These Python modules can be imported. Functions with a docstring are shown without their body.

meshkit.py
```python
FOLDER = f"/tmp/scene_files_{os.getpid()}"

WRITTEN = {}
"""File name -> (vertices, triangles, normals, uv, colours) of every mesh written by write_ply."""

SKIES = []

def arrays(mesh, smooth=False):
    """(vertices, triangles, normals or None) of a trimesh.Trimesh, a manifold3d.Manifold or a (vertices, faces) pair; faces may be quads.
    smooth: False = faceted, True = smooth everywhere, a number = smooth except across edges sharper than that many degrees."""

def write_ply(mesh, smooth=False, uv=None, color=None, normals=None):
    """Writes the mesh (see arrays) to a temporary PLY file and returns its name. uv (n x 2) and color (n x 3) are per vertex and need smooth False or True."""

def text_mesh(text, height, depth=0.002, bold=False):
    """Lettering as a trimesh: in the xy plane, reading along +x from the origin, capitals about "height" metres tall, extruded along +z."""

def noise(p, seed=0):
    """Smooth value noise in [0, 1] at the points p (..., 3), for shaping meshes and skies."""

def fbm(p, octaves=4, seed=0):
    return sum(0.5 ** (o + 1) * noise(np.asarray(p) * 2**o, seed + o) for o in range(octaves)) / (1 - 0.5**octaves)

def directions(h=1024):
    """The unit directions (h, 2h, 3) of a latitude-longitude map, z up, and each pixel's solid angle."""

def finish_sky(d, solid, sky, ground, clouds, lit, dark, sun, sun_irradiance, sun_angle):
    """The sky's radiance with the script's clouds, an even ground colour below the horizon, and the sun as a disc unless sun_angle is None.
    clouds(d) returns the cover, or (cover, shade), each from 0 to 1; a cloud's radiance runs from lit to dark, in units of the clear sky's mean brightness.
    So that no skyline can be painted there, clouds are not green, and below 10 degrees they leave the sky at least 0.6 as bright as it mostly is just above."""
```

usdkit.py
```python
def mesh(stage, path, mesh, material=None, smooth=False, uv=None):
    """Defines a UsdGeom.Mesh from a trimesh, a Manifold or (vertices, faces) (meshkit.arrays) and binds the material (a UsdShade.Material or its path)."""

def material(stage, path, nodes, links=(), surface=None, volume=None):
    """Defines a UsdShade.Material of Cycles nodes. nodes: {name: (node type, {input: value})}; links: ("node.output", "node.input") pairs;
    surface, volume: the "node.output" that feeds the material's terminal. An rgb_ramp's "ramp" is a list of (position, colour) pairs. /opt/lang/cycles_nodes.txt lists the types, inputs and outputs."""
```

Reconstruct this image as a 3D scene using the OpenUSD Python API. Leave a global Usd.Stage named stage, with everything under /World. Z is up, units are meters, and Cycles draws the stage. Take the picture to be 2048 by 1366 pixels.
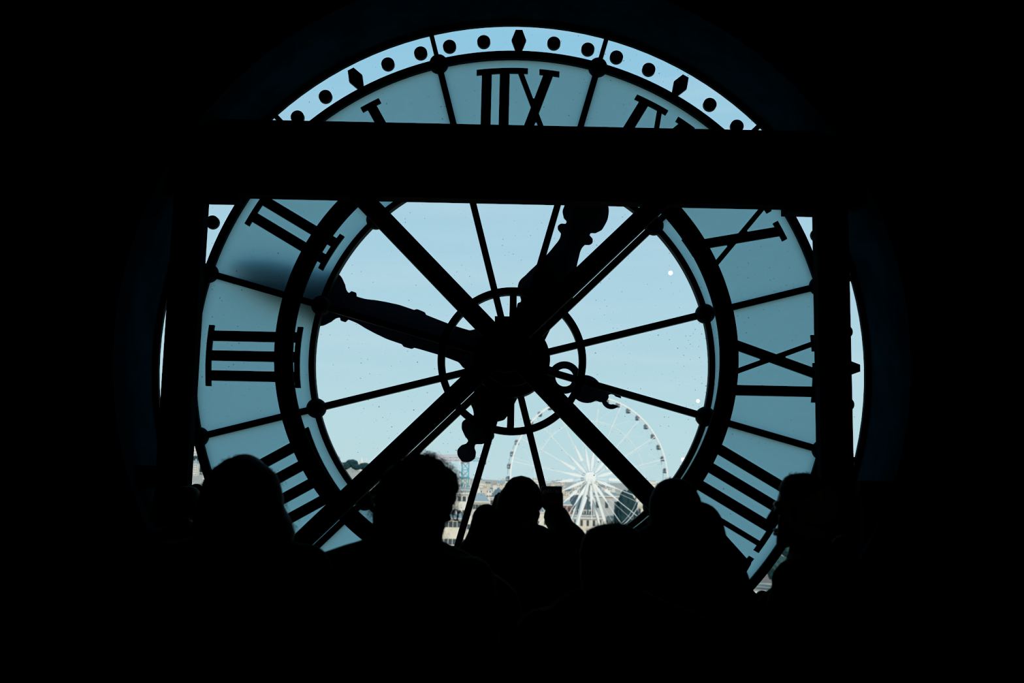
import math, random
import numpy as np, trimesh, manifold3d as m3, usdkit, meshkit
from shapely.geometry import Polygon, Point, box as sbox, LineString
from shapely import affinity, unary_union
from pxr import Usd, UsdGeom, UsdLux, UsdShade, Gf, Sdf, Vt
stage = Usd.Stage.CreateInMemory()
UsdGeom.SetStageUpAxis(stage, 'Z'); UsdGeom.SetStageMetersPerUnit(stage, 1.0)
WORLD = UsdGeom.Xform.Define(stage, '/World')
UsdGeom.Scope.Define(stage, '/World/Looks')
rng = random.Random(7); nrng = np.random.default_rng(7)

# ------------------------------------------------------------------ camera, sky, sun, exposure
EYE = (0.019, -8.242, 1.62)
cam = UsdGeom.Camera.Define(stage, '/World/view')
cam.AddTransformOp().Set(Gf.Matrix4d(0.999769, -0.000448, 0.021487, 0, -0.021336, -0.14081, 0.989807, 0, 0.002582, -0.990036, -0.140787, 0, *EYE, 1))
cam.CreateHorizontalApertureAttr(36.0); cam.CreateVerticalApertureAttr(24.012)
cam.CreateFocalLengthAttr(2230 / 2048 * 36.0)
cam.CreateFStopAttr(4.0); cam.CreateFocusDistanceAttr(8.2)
cam.CreateClippingRangeAttr((0.05, 20000))
cam.CreateExposureAttr(0.0)

def MAT(name, nodes, links=(), surface=None, volume=None):
    return usdkit.material(stage, '/World/Looks/' + name, nodes, links, surface, volume)
sky_look = MAT('sky_look', {
    'tc': ('texture_coordinate', {}), 'sep': ('separate_xyz', {}),
    'ramp': ('rgb_ramp', {'ramp': [(0.0, (0.20, 0.23, 0.24)), (0.49, (0.30, 0.34, 0.35)), (0.502, (0.57, 0.77, 0.81)), (0.53, (0.535, 0.775, 0.83)), (0.575, (0.48, 0.735, 0.845)), (0.64, (0.405, 0.675, 0.83)), (0.72, (0.275, 0.615, 0.84)), (1.0, (0.18, 0.46, 0.75))]}),
    'mr': ('map_range', {'from_min': -1.0, 'from_max': 1.0, 'to_min': 0.0, 'to_max': 1.0}),
    'map': ('mapping', {'scale': (2.2, 2.2, 26.0)}),
    'n': ('noise_texture', {'scale': 1.6, 'detail': 4.0, 'roughness': 0.55}),
    'cr': ('rgb_ramp', {'ramp': [(0.0, (0, 0, 0)), (0.48, (0, 0, 0)), (0.72, (0.28, 0.28, 0.28)), (1.0, (0.4, 0.4, 0.4))]}),
    'mix': ('mix_color', {'b': (0.62, 0.80, 0.88)}),
    'bg': ('background_shader', {'strength': 1.0})},
    [('tc.generated', 'sep.vector'), ('sep.z', 'mr.value'), ('mr.result', 'ramp.fac'), ('tc.generated', 'map.vector'), ('map.vector', 'n.vector'), ('n.fac', 'cr.fac'), ('cr.color', 'mix.fac'), ('ramp.color', 'mix.a'), ('mix.result', 'bg.color')], 'bg.background')
dome = UsdLux.DomeLight.Define(stage, '/World/sky')
UsdShade.MaterialBindingAPI.Apply(dome.GetPrim()).Bind(sky_look)
sun = UsdLux.DistantLight.Define(stage, '/World/sun')
sun.CreateIntensityAttr(0.9); sun.CreateNormalizeAttr(True); sun.CreateAngleAttr(0.53); sun.CreateColorAttr(Gf.Vec3f(1.0, 0.90, 0.78))
sun.AddRotateXYZOp().Set(Gf.Vec3f(52, 0, 22))      # from behind the camera, right of it, 38 degrees up
#@@LIGHT_END

# ------------------------------------------------------------------ helpers
U = 2.5                                  # one dial unit in metres
ZC = 2.645                               # height of the dial's axis above the floor
used = {}
def numbered(parent, name):
    k = used.get((parent, name), 0); used[(parent, name)] = k + 1
    return name if k == 0 else '%s_%03d' % (name, k)
def setdata(p, **kw):
    for k, v in kw.items():
        if v: p.SetCustomDataByKey(k, v)
def thing(name, label=None, cat=None, loc=(0, 0, 0), rotz=0.0, group=None, kind=None, scale=None):
    x = UsdGeom.Xform.Define(stage, '/World/' + numbered('/World', name))
    x.AddTranslateOp().Set(Gf.Vec3d(*map(float, loc)))
    if rotz: x.AddRotateZOp().Set(float(rotz))
    if scale: x.AddScaleOp().Set(Gf.Vec3f(*scale))
    setdata(x.GetPrim(), label=label, category=cat, group=group, kind=kind)
    return x.GetPrim()
def part(parent, name, mesh, mat, label=None, kind=None, smooth=False):
    pp = '/World' if parent is None else str(parent.GetPath())
    m = usdkit.mesh(stage, pp + '/' + numbered(pp, name), mesh, mat, smooth=smooth)
    setdata(m.GetPrim(), label=label, kind=kind)
    return m.GetPrim()
def solo(name, mesh, mat, label, cat, group=None, kind=None, smooth=False):
    p = part(None, name, mesh, mat, smooth=smooth)
    setdata(p, label=label, category=cat, group=group, kind=kind)
    return p
def copy_of(src, name, loc, rotz=0.0, label=None, scale=None):
    was = src.GetCustomData()
    x = UsdGeom.Xform.Define(stage, '/World/' + numbered('/World', name))
    x.GetPrim().GetReferences().AddInternalReference(src.GetPath())
    x.ClearXformOpOrder()
    x.AddTranslateOp(opSuffix='at').Set(Gf.Vec3d(*map(float, loc)))
    x.AddRotateZOp(opSuffix='turn').Set(float(rotz))
    if scale: x.AddScaleOp(opSuffix='size').Set(Gf.Vec3f(*scale))
    x.GetPrim().SetInstanceable(True)
    setdata(x.GetPrim(), label=label or was.get('label'), category=was.get('category'), group=was.get('group'))
    return x.GetPrim()
def cat_(*ms): return trimesh.util.concatenate([m for m in ms])
def bx(x0, x1, y0, y1, z0, z1):
    m = trimesh.creation.box((x1 - x0, y1 - y0, z1 - z0)); m.apply_translation(((x0 + x1) / 2, (y0 + y1) / 2, (z0 + z1) / 2)); return m
def polys(g): return [p for p in getattr(g, 'geoms', [g]) if p.geom_type == 'Polygon' and p.area > 1e-9]
def slab(shape, y0, y1):
    """a shape drawn in x and z, as a solid between two depths y0 < y1"""
    out = []
    for p in polys(shape):
        m = trimesh.creation.extrude_polygon(p, y1 - y0, engine='earcut')
        v = np.array(m.vertices); v = np.stack([v[:, 0], y0 + v[:, 2], v[:, 1]], 1)
        out.append(trimesh.Trimesh(v, m.faces[:, ::-1], process=False))
    return cat_(*out)
def slabU(shape, y0, y1):                 # the same from dial units, about the dial's centre
    m = slab(affinity.scale(shape, U, U, origin=(0, 0)), y0 * U, y1 * U); return m
def disc(x, z, r, n=48): return Point(x, z).buffer(r, quad_segs=n // 4)
def annulus(ri, ro, x=0, z=0): return Point(x, z).buffer(ro, quad_segs=48).difference(Point(x, z).buffer(ri, quad_segs=48))
def arcpts(r, a0, a1, n): t = np.radians(np.linspace(a0, a1, n)); return np.stack([r * np.sin(t), r * np.cos(t)], 1)
def sector(ri, ro, a0, a1, n=16):
    inner = arcpts(ri, a1, a0, n) if ri > 0 else np.zeros((1, 2))
    return Polygon(np.vstack([arcpts(ro, a0, a1, n), inner]))
def at_angle(shape, A):                   # local u (clockwise), v (outward) at A degrees clockwise from the top
    return affinity.rotate(shape, -A, origin=(0, 0))
def bar(p, q, w):
    p, q = np.array(p, float), np.array(q, float); d = (q - p) / np.linalg.norm(q - p); n = np.array([-d[1], d[0]]) * w / 2
    return Polygon([p + n, q + n, q - n, p - n])
def dome_mesh(r, depth, seg=24, rings=5):  # a low rounded boss, axis along -y, base at y=0
    prof = [[r * math.cos(t), depth * math.sin(t)] for t in np.linspace(0, math.pi / 2, rings)]
    m = trimesh.creation.revolve(np.array([[r, -0.0]] + prof[1:-1] + [[0, depth]]), sections=seg)
    v = np.array(m.vertices); return trimesh.Trimesh(np.stack([v[:, 0], -v[:, 2], v[:, 1]], 1), m.faces, process=False)
def shift(m, x=0, y=0, z=0): m = m.copy(); m.apply_translation((x, y, z)); return m
def rod(p, q, r, n=6):
    return trimesh.creation.cylinder(r, segment=np.array([p, q], float), sections=n)
def beam3(p, q, w, h=None, up=(0, 0, 1)):   # a square bar between two points in space
    p, q = np.array(p, float), np.array(q, float); d = q - p; L = np.linalg.norm(d); d /= L
    s = np.cross(d, up); s = s / np.linalg.norm(s) if np.linalg.norm(s) > 1e-6 else np.array([1.0, 0, 0]); t = np.cross(s, d); h = h or w
    m = trimesh.creation.box((w, h, L)); M = np.eye(4); M[:3, 0], M[:3, 1], M[:3, 2], M[:3, 3] = s, t, d, (p + q) / 2
    m.apply_transform(M); return m
def paint(name, col, rough=0.6, var=0.15, scale=6.0, spec=0.5, metal=0.0, bump=0.0):
    c2 = tuple(max(0, c * (1 - 2 * var)) for c in col)
    nodes = {'tc': ('texture_coordinate', {}), 'n': ('noise_texture', {'scale': scale, 'detail': 4.0}), 'm': ('mix_color', {'a': tuple(col), 'b': c2}),
             'p': ('principled_bsdf', {'roughness': rough, 'specular_ior_level': spec, 'metallic': metal})}
    links = [('tc.object', 'n.vector'), ('n.fac', 'm.fac'), ('m.result', 'p.base_color')]
    if bump:
        nodes['b'] = ('bump', {'strength': bump, 'distance': 0.02}); links += [('n.fac', 'b.height'), ('b.normal', 'p.normal')]
    return MAT(name, nodes, links, 'p.BSDF')

# ------------------------------------------------------------------ looks
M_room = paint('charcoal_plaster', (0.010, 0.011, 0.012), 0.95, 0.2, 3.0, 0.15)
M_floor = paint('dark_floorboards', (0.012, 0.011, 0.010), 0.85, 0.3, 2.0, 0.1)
M_reveal = MAT('reveal_paint', {'tc': ('texture_coordinate', {}), 'map': ('mapping', {'scale': (2.6, 2.0, 1.9)}), 'n': ('noise_texture', {'scale': 1.0, 'detail': 5.0, 'roughness': 0.6}),
    'r': ('rgb_ramp', {'ramp': [(0.3, (0.0006, 0.016, 0.024)), (0.7, (0.001, 0.042, 0.062))]}), 'p': ('principled_bsdf', {'roughness': 0.9, 'specular_ior_level': 0.0})},
    [('tc.object', 'map.vector'), ('map.vector', 'n.vector'), ('n.fac', 'r.fac'), ('r.color', 'p.base_color')], 'p.BSDF')
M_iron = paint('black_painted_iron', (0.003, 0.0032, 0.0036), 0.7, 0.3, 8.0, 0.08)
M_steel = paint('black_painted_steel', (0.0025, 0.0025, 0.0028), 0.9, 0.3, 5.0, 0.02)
M_numeral = paint('black_enamel', (0.003, 0.003, 0.0033), 0.7, 0.2, 8.0, 0.08)
M_hand = paint('navy_painted_hand', (0.0015, 0.005, 0.013), 0.6, 0.3, 6.0, 0.12)
SPECK = {'stc': ('texture_coordinate', {}), 'sv': ('noise_texture', {'scale': 62.0, 'detail': 0.5, 'roughness': 0.4}), 'sl': ('noise_texture', {'scale': 1.1, 'detail': 3.0}),
         'sa': ('math', {'math_type': 'multiply', 'value2': 0.22}), 'sb': ('math', {'math_type': 'add'}),
         'sr': ('rgb_ramp', {'ramp': [(0.0, (0, 0, 0)), (0.86, (0, 0, 0)), (0.92, (0.6, 0.6, 0.6)), (1.0, (0.8, 0.8, 0.8))]}),
         'sd': ('diffuse_bsdf', {'color': (0.03, 0.035, 0.03)})}
SPECKL = [('stc.object', 'sv.vector'), ('stc.object', 'sl.vector'), ('sl.fac', 'sa.value1'), ('sv.fac', 'sb.value1'), ('sa.value', 'sb.value2'), ('sb.value', 'sr.fac')]
M_clear = MAT('clear_pane', {**SPECK, 'tr': ('transparent_bsdf', {'color': (0.965, 0.975, 0.975)}), 'gl': ('glossy_bsdf', {'color': (0.9, 0.9, 0.9), 'roughness': 0.0}), 'fr0': ('fresnel', {'IOR': 1.5}), 'fr': ('math', {'math_type': 'multiply', 'value2': 1.9, 'use_clamp': True}),
    'mx': ('mix_closure', {}), 'dirt': ('mix_closure', {})},
    SPECKL + [('fr0.fac', 'fr.value1'), ('fr.value', 'mx.fac'), ('tr.BSDF', 'mx.closure1'), ('gl.BSDF', 'mx.closure2'), ('sr.color', 'dirt.fac'), ('mx.closure', 'dirt.closure1'), ('sd.BSDF', 'dirt.closure2')], 'dirt.closure')
M_opal = MAT('opal_pane', {**SPECK, 'tl': ('translucent_bsdf', {'color': (0.29, 0.50, 0.545)}), 'gl': ('glossy_bsdf', {'color': (0.9, 0.9, 0.9), 'roughness': 0.02}), 'fr0': ('fresnel', {'IOR': 1.45}), 'fr': ('math', {'math_type': 'multiply', 'value2': 1.9, 'use_clamp': True}),
    'mx': ('mix_closure', {}), 'dirt': ('mix_closure', {})},
    SPECKL + [('fr0.fac', 'fr.value1'), ('fr.value', 'mx.fac'), ('tl.BSDF', 'mx.closure1'), ('gl.BSDF', 'mx.closure2'), ('sr.color', 'dirt.fac'), ('mx.closure', 'dirt.closure1'), ('sd.BSDF', 'dirt.closure2')], 'dirt.closure')
def glow(name, col, s): return MAT(name, {'e': ('emission', {'color': col, 'strength': s})}, (), 'e.emission')

# ------------------------------------------------------------------ room shell
RW, RB, RH = 7.5, -19.0, 6.6              # half width, back wall, height
WF0, WF1 = -0.80, 0.16                    # the front wall's inner and outer face
APR = 1.0489 * U
hole = affinity.translate(Point(0, 0).buffer(1.076 * U, quad_segs=64), 0, ZC)
front = sbox(-RW, -0.02, RW, RH).difference(hole)
def struct(name, mesh, mat, parent=None, smooth=False, label=None, kind='structure'):
    return part(parent, name, mesh, mat, kind=None if parent else kind, smooth=smooth, label=label)
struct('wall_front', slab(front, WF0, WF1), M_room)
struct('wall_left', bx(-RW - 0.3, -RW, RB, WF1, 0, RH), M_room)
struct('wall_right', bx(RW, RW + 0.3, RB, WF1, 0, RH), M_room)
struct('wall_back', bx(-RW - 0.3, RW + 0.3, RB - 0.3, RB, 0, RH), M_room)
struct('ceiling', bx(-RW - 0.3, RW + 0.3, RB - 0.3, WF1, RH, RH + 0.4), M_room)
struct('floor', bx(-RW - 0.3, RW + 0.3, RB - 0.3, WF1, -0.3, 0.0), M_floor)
# the round reveal lining the opening, and the flat iron rim that holds the dial in it
def lathe_y(prof, n=128):                 # profile of (radius, y) swept about the dial's axis
    prof = np.asarray(prof, float); a = np.linspace(0, 2 * np.pi, n, endpoint=False)
    v = np.stack([np.outer(np.sin(a), prof[:, 0]), np.broadcast_to(prof[:, 1], (n, len(prof))), np.outer(np.cos(a), prof[:, 0])], -1).reshape(-1, 3)
    k = len(prof); i, j = np.meshgrid(np.arange(n), np.arange(k), indexing='ij'); i2, j2 = (i + 1) % n, (j + 1) % k
    q = np.stack([i * k + j, i2 * k + j, i2 * k + j2, i * k + j2], -1).reshape(-1, 4)
    return trimesh.Trimesh(v, np.vstack([q[:, [0, 1, 2]], q[:, [0, 2, 3]]]), process=False)
rv = lathe_y([(1.066 * U, 0.05), (1.075 * U, WF0), (1.10 * U, WF0 - 0.02), (1.10 * U, 0.05)])
rv = trimesh.intersections.slice_mesh_plane(rv, (0, 0, 1), (0, 0, -ZC + 0.002), cap=False)
struct('trim_1', shift(rv, z=ZC), M_reveal, smooth=40)

struct('trim_2', cat_(bx(2.33, 2.80, -0.78, -0.30, 1.70, 1.797), bx(2.36, 2.78, -0.74, -0.34, 0.0, 1.70)), M_room)     # ledge beside the right post
struct('trim_3', bx(-2.70, -2.425, -0.62, -0.55, 1.643, 1.80), M_room)                                                # rail beside the left post
# ------------------------------------------------------------------ the great clock (dial units about its centre; y < 0 is the room side)
clock = thing('clock', 'giant round station clock seen from behind, with opal ring, mirrored roman numerals and hands', 'clock', (0, 0, ZC))
part(clock, 'rim', shift(lathe_y([(APR, 0.006), (APR + 0.004, -0.02), (1.07 * U, -0.02), (1.07 * U, 0.006)])), M_iron, smooth=40)
part(clock, 'ring_frame', slabU(annulus(0.9385, 0.9635), -0.016, 0.014), M_iron, 'iron ring between the clear minute band and the opal ring')
part(clock, 'ring_frame', slabU(annulus(0.586, 0.603), -0.016, 0.014), M_iron, 'iron ring around the clear centre')
part(clock, 'ring_frame', slabU(annulus(0.1995, 0.2205), -0.016, 0.014), M_iron, 'small iron ring around the hub')
for k in range(12):
    A = 15 + 30 * k
    part(clock, 'spoke', slabU(at_angle(bar((0, 0.10), (0, 0.586), 0.0192), A), -0.012, 0.010), M_iron)
    part(clock, 'spoke', slabU(at_angle(bar((0, 0.603), (0, 0.9385), 0.0188), A), -0.012, 0.010), M_iron)
    part(clock, 'spoke', slabU(at_angle(bar((0, 0.9635), (0, 1.05), 0.0135), A), -0.012, 0.010), M_iron)
    for r in (0.5945, 0.949):
        s, c = math.sin(math.radians(A)), math.cos(math.radians(A))
        m = cat_(dome_mesh(0.0292 * U, 0.026 * U), slabU(disc(0, 0, 0.0292), 0.0, 0.012))
        part(clock, 'boss', shift(m, r * s * U, -0.014 * U, r * c * U), M_iron, smooth=40)
for A in (0, 180):
    part(clock, 'strut', slabU(at_angle(bar((0, 0.09), (0, 0.2), 0.0205), A), -0.012, 0.010), M_iron)
# glass: clear centre, opal ring, clear minute band, twelve panes each
def sheet(shape, y):                      # a single sheet of glass
    out = []
    for p in polys(affinity.scale(shape, U, U, origin=(0, 0))):
        v, f = trimesh.creation.triangulate_polygon(p, engine='earcut')
        out.append(trimesh.Trimesh(np.stack([v[:, 0], np.full(len(v), y * U), v[:, 1]], 1), f, process=False))
    return cat_(*out)
part(clock, 'clear_pane', sheet(disc(0, 0, 0.205, 64), 0.0), M_clear, 'round clear centre pane')
for k in range(12):
    A = 15 + 30 * k
    part(clock, 'clear_pane', sheet(sector(0.212, 0.595, A, A + 30), 0.0), M_clear)
    part(clock, 'opal_pane', sheet(sector(0.598, 0.945, A, A + 30), 0.0), M_opal)
    part(clock, 'minute_pane', sheet(sector(0.952, 1.05, A, A + 30), 0.0), M_clear)
# minute marks
for h in range(12):
    hx = Polygon([(-0.0102, 1.0339), (0.0102, 1.0339), (0.0225, 1.001), (0.0102, 0.968), (-0.0102, 0.968), (-0.0225, 1.001)])
    part(clock, 'hour_mark', slabU(at_angle(hx, 30 * h), -0.010, 0.004), M_numeral)
    for o in (6.24, 12.37, 17.63, 23.76):
        a = math.radians(30 * h + o)
        part(clock, 'minute_dot', slabU(disc(math.sin(a), math.cos(a), 0.0203, 32), -0.010, 0.004), M_numeral)
# numerals, mirrored: u to the right as seen from the room, v outward
R0, R1, SH, TK, TN = 0.631, 0.9095, 0.0155, 0.0302, 0.0152
def serif(u0, u1, outer):
    r0, r1 = (R1 - SH, R1) if outer else (R0, R0 + SH)
    t = np.linspace(u0, u1, 9)
    g = lambda r: np.stack([t, np.sqrt(np.maximum(r * r - t * t, 0))], 1)
    return Polygon(np.vstack([g(r1), g(r0)[::-1]]))
SERIFX = 0.0165
def glyph(strokes, joins_out, joins_in):
    """strokes: (u at the outer end, u at the inner end, width); joins: spans of stroke numbers under one serif"""
    g = []
    vo, vi = R1 - 0.010, R0 + 0.010
    for uo, ui, w in strokes:
        s = math.hypot(1, (uo - ui) / (vo - vi)); hw = w * s / 2
        g.append(Polygon([(uo - hw, vo), (uo + hw, vo), (ui + hw, vi), (ui - hw, vi)]))
    for spans, outer in ((joins_out, True), (joins_in, False)):
        for a, b in spans:
            ua, ub = (strokes[i][0 if outer else 1] for i in (a, b)); wa, wb = strokes[a][2] / 2, strokes[b][2] / 2
            g.append(serif(min(ua - wa, ub - wb) - SERIFX, max(ua + wa, ub + wb) + SERIFX, outer))
    s = unary_union(g)
    s = s.buffer(0.0055, join_style='mitre', mitre_limit=2).buffer(-0.0055, join_style='mitre', mitre_limit=2)     # small fillets in the corners
    return s.intersection(sbox(-0.3, R0 - 0.01, 0.3, R1 + 0.005))
P = 0.0597
def I(u): return (u, u, TK)
def X(c): return [(c - 0.0475, c + 0.052, TN), (c + 0.043, c - 0.046, 0.0285)]     # thin, thick
def V(c): return [(c - 0.036, c - 0.036, TN), (c + 0.040, c - 0.040, 0.0285)]
NUM = {
    0: ([I(-0.0963), I(-0.0411)] + X(0.0535), [(0, 2), (3, 3)], [(0, 1), (3, 3), (2, 2)]),
    30: ([I(-0.0665)] + X(0.033), [(0, 1), (2, 2)], [(0, 0), (2, 2), (1, 1)]),
    60: (X(0.001), [(0, 0), (1, 1)], [(1, 1), (0, 0)]),
    90: (X(-0.0243) + [I(0.0735)], [(0, 0), (1, 2)], [(1, 1), (0, 0), (2, 2)]),
    120: ([I(-0.092), I(-0.0319), I(0.0284)] + V(0.1215), [(0, 3), (4, 4)], [(0, 2), (3, 4)]),
    150: ([I(-0.080), I(-0.020)] + V(0.072), [(0, 2), (3, 3)], [(0, 1), (2, 3)]),
    180: ([I(-0.055)] + V(0.040), [(0, 1), (2, 2)], [(0, 0), (1, 2)]),
    210: (V(0.0), [(0, 0), (1, 1)], [(0, 1)]),
    240: ([I(-0.0942), I(-0.0345), I(0.0254), I(0.085)], [(0, 3)], [(0, 3)]),
    270: ([I(-0.063), I(-0.0033), I(0.056)], [(0, 2)], [(0, 2)]),
    300: ([I(-0.030), I(0.029)], [(0, 1)], [(0, 1)]),
    330: ([I(0.0005)], [(0, 0)], [(0, 0)])}
NAMES = {0: 'XII', 30: 'XI', 60: 'X', 90: 'IX', 120: 'VIII', 150: 'VII', 180: 'VI', 210: 'V', 240: 'IIII', 270: 'III', 300: 'II', 330: 'I'}
for A, g in NUM.items():
    part(clock, 'numeral', slabU(at_angle(glyph(*g), A), -0.012, -0.001), M_numeral, 'mirrored black roman numeral ' + NAMES[A])
# hub
def lathe_part(prof, n=64): return lathe_y(prof, n)
part(clock, 'hub', cat_(slabU(disc(0, 0, 0.112, 64), -0.05, 0.012), slabU(disc(0, 0, 0.085, 48), -0.11, -0.05), slabU(sbox(-0.052, 0.06, 0.052, 0.118), -0.10, -0.01)), M_iron, smooth=40)
# hands: distance along the hand and half width, in dial units
PX = 3.33 / 2230
def hand_shape(prof, A):
    d = np.array(prof, float) * PX
    # a smooth outline through the given stations
    t = np.linspace(0, len(d) - 1, (len(d) - 1) * 6 + 1); from_ = np.arange(len(d))
    from scipy.interpolate import PchipInterpolator
    x = np.interp(t, from_, d[:, 0]); w = PchipInterpolator(from_, d[:, 1])(t)
    return at_angle(Polygon(np.vstack([np.stack([w, x], 1), np.stack([-w, x], 1)[::-1]])).buffer(0), A)
def rounded(shape, y0, y1):               # a hand with a crowned back, three steps
    h = (y1 - y0); return cat_(slabU(shape, y0 + 0.3 * h, y1 - 0.3 * h), slabU(shape.buffer(-0.004), y0, y1))
HOUR = [(60, 40), (100, 40), (112, 42), (118, 38), (126, 43), (140, 56), (153, 59), (172, 53), (198, 44), (224, 34.5), (250, 28), (270, 24.5), (281, 27), (286, 36), (292, 39), (299, 36), (304, 27), (308, 27), (313, 36), (327, 45), (345, 46), (365, 41), (385, 28), (405, 18), (435, 14), (470, 9), (500, 1)]
HTAIL = [(60, 42), (92, 41), (110, 38), (122, 26), (131, 21), (140, 29), (152, 35), (163, 31), (174, 19), (181, 8), (186, 9), (194, 16), (205, 19), (215, 14), (222, 1)]
MIN_ = [(60, 44), (88, 42), (104, 34), (140, 33), (168, 34), (196, 35.5), (201, 39.5), (217, 40.5), (224, 37), (250, 37), (272, 35), (300, 31), (330, 25.5), (342, 25), (347, 32), (356, 32), (360, 27), (366, 30), (374, 41), (388, 54), (402, 59), (420, 55), (445, 50), (480, 45), (520, 40), (560, 30), (590, 16), (606, 1)]
M_A, H_A = -72.2, 25.0
hh = part(clock, 'hour_hand', rounded(hand_shape(HOUR, H_A), 0.014, 0.028), M_hand)
part(hh, 'counterweight', rounded(hand_shape(HTAIL, H_A + 180), 0.014, 0.028), M_hand)
mh = part(clock, 'minute_hand', rounded(hand_shape(MIN_, M_A), 0.032, 0.046), M_hand)
T = M_A + 180
def loc_(u, v): return at_angle(Point(u * PX, v * PX), T)
tail = [at_angle(bar((0, 40 * PX), (0, 90 * PX), 34 * PX), T),
        at_angle(affinity.translate(annulus(19 * PX, 32 * PX), -6 * PX, 110 * PX), T),
        at_angle(affinity.translate(affinity.scale(Point(0, 0).buffer(1), 27 * PX, 31 * PX), 2 * PX, 158 * PX), T),
        at_angle(affinity.translate(affinity.scale(Point(0, 0).buffer(1), 12 * PX, 16 * PX), 5 * PX, 190 * PX), T)]
claw = annulus(11 * PX, 19 * PX).difference(sbox(-9 * PX, 2 * PX, 9 * PX, 40 * PX))
tail.append(at_angle(affinity.translate(claw, 5 * PX, 213 * PX), T))
part(mh, 'counterweight', rounded(unary_union(tail).buffer(0.001), 0.032, 0.046), M_hand)
part(clock, 'arbor', slabU(disc(0, 0, 0.05, 32), 0.0, 0.055), M_iron, smooth=40)

# ------------------------------------------------------------------ the steel frame that stands inside the opening
frame = thing('steel_frame', 'black steel frame of beam, posts, ring and crossed braces standing in front of the clock', 'frame', (0, 0, 0))
def zu(z): return z * U + ZC
YF, YB = -0.225, -0.175                   # front and back face in dial units
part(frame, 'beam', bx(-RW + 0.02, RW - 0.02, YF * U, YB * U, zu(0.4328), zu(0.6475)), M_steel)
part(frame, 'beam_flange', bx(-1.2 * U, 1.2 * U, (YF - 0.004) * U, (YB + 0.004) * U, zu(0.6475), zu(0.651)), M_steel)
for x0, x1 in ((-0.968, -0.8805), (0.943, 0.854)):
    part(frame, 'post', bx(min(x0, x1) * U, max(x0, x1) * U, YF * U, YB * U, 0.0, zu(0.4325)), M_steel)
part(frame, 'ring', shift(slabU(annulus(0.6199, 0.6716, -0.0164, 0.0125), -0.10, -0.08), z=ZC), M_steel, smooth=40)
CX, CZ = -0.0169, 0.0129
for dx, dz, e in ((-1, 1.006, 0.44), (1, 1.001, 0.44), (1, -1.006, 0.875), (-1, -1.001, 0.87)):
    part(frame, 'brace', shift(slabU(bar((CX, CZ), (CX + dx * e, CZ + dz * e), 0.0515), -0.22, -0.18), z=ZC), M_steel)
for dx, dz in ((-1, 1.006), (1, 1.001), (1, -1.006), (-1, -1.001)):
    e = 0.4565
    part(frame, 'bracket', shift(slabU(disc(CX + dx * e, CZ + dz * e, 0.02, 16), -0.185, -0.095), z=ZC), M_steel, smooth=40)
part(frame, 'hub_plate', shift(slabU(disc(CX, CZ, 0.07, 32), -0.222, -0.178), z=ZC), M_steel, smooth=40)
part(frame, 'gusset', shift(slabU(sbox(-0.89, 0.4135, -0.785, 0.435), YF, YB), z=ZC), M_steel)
part(frame, 'gusset', shift(slabU(sbox(0.7648, 0.4135, 0.86, 0.435), YF, YB), z=ZC), M_steel)
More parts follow.
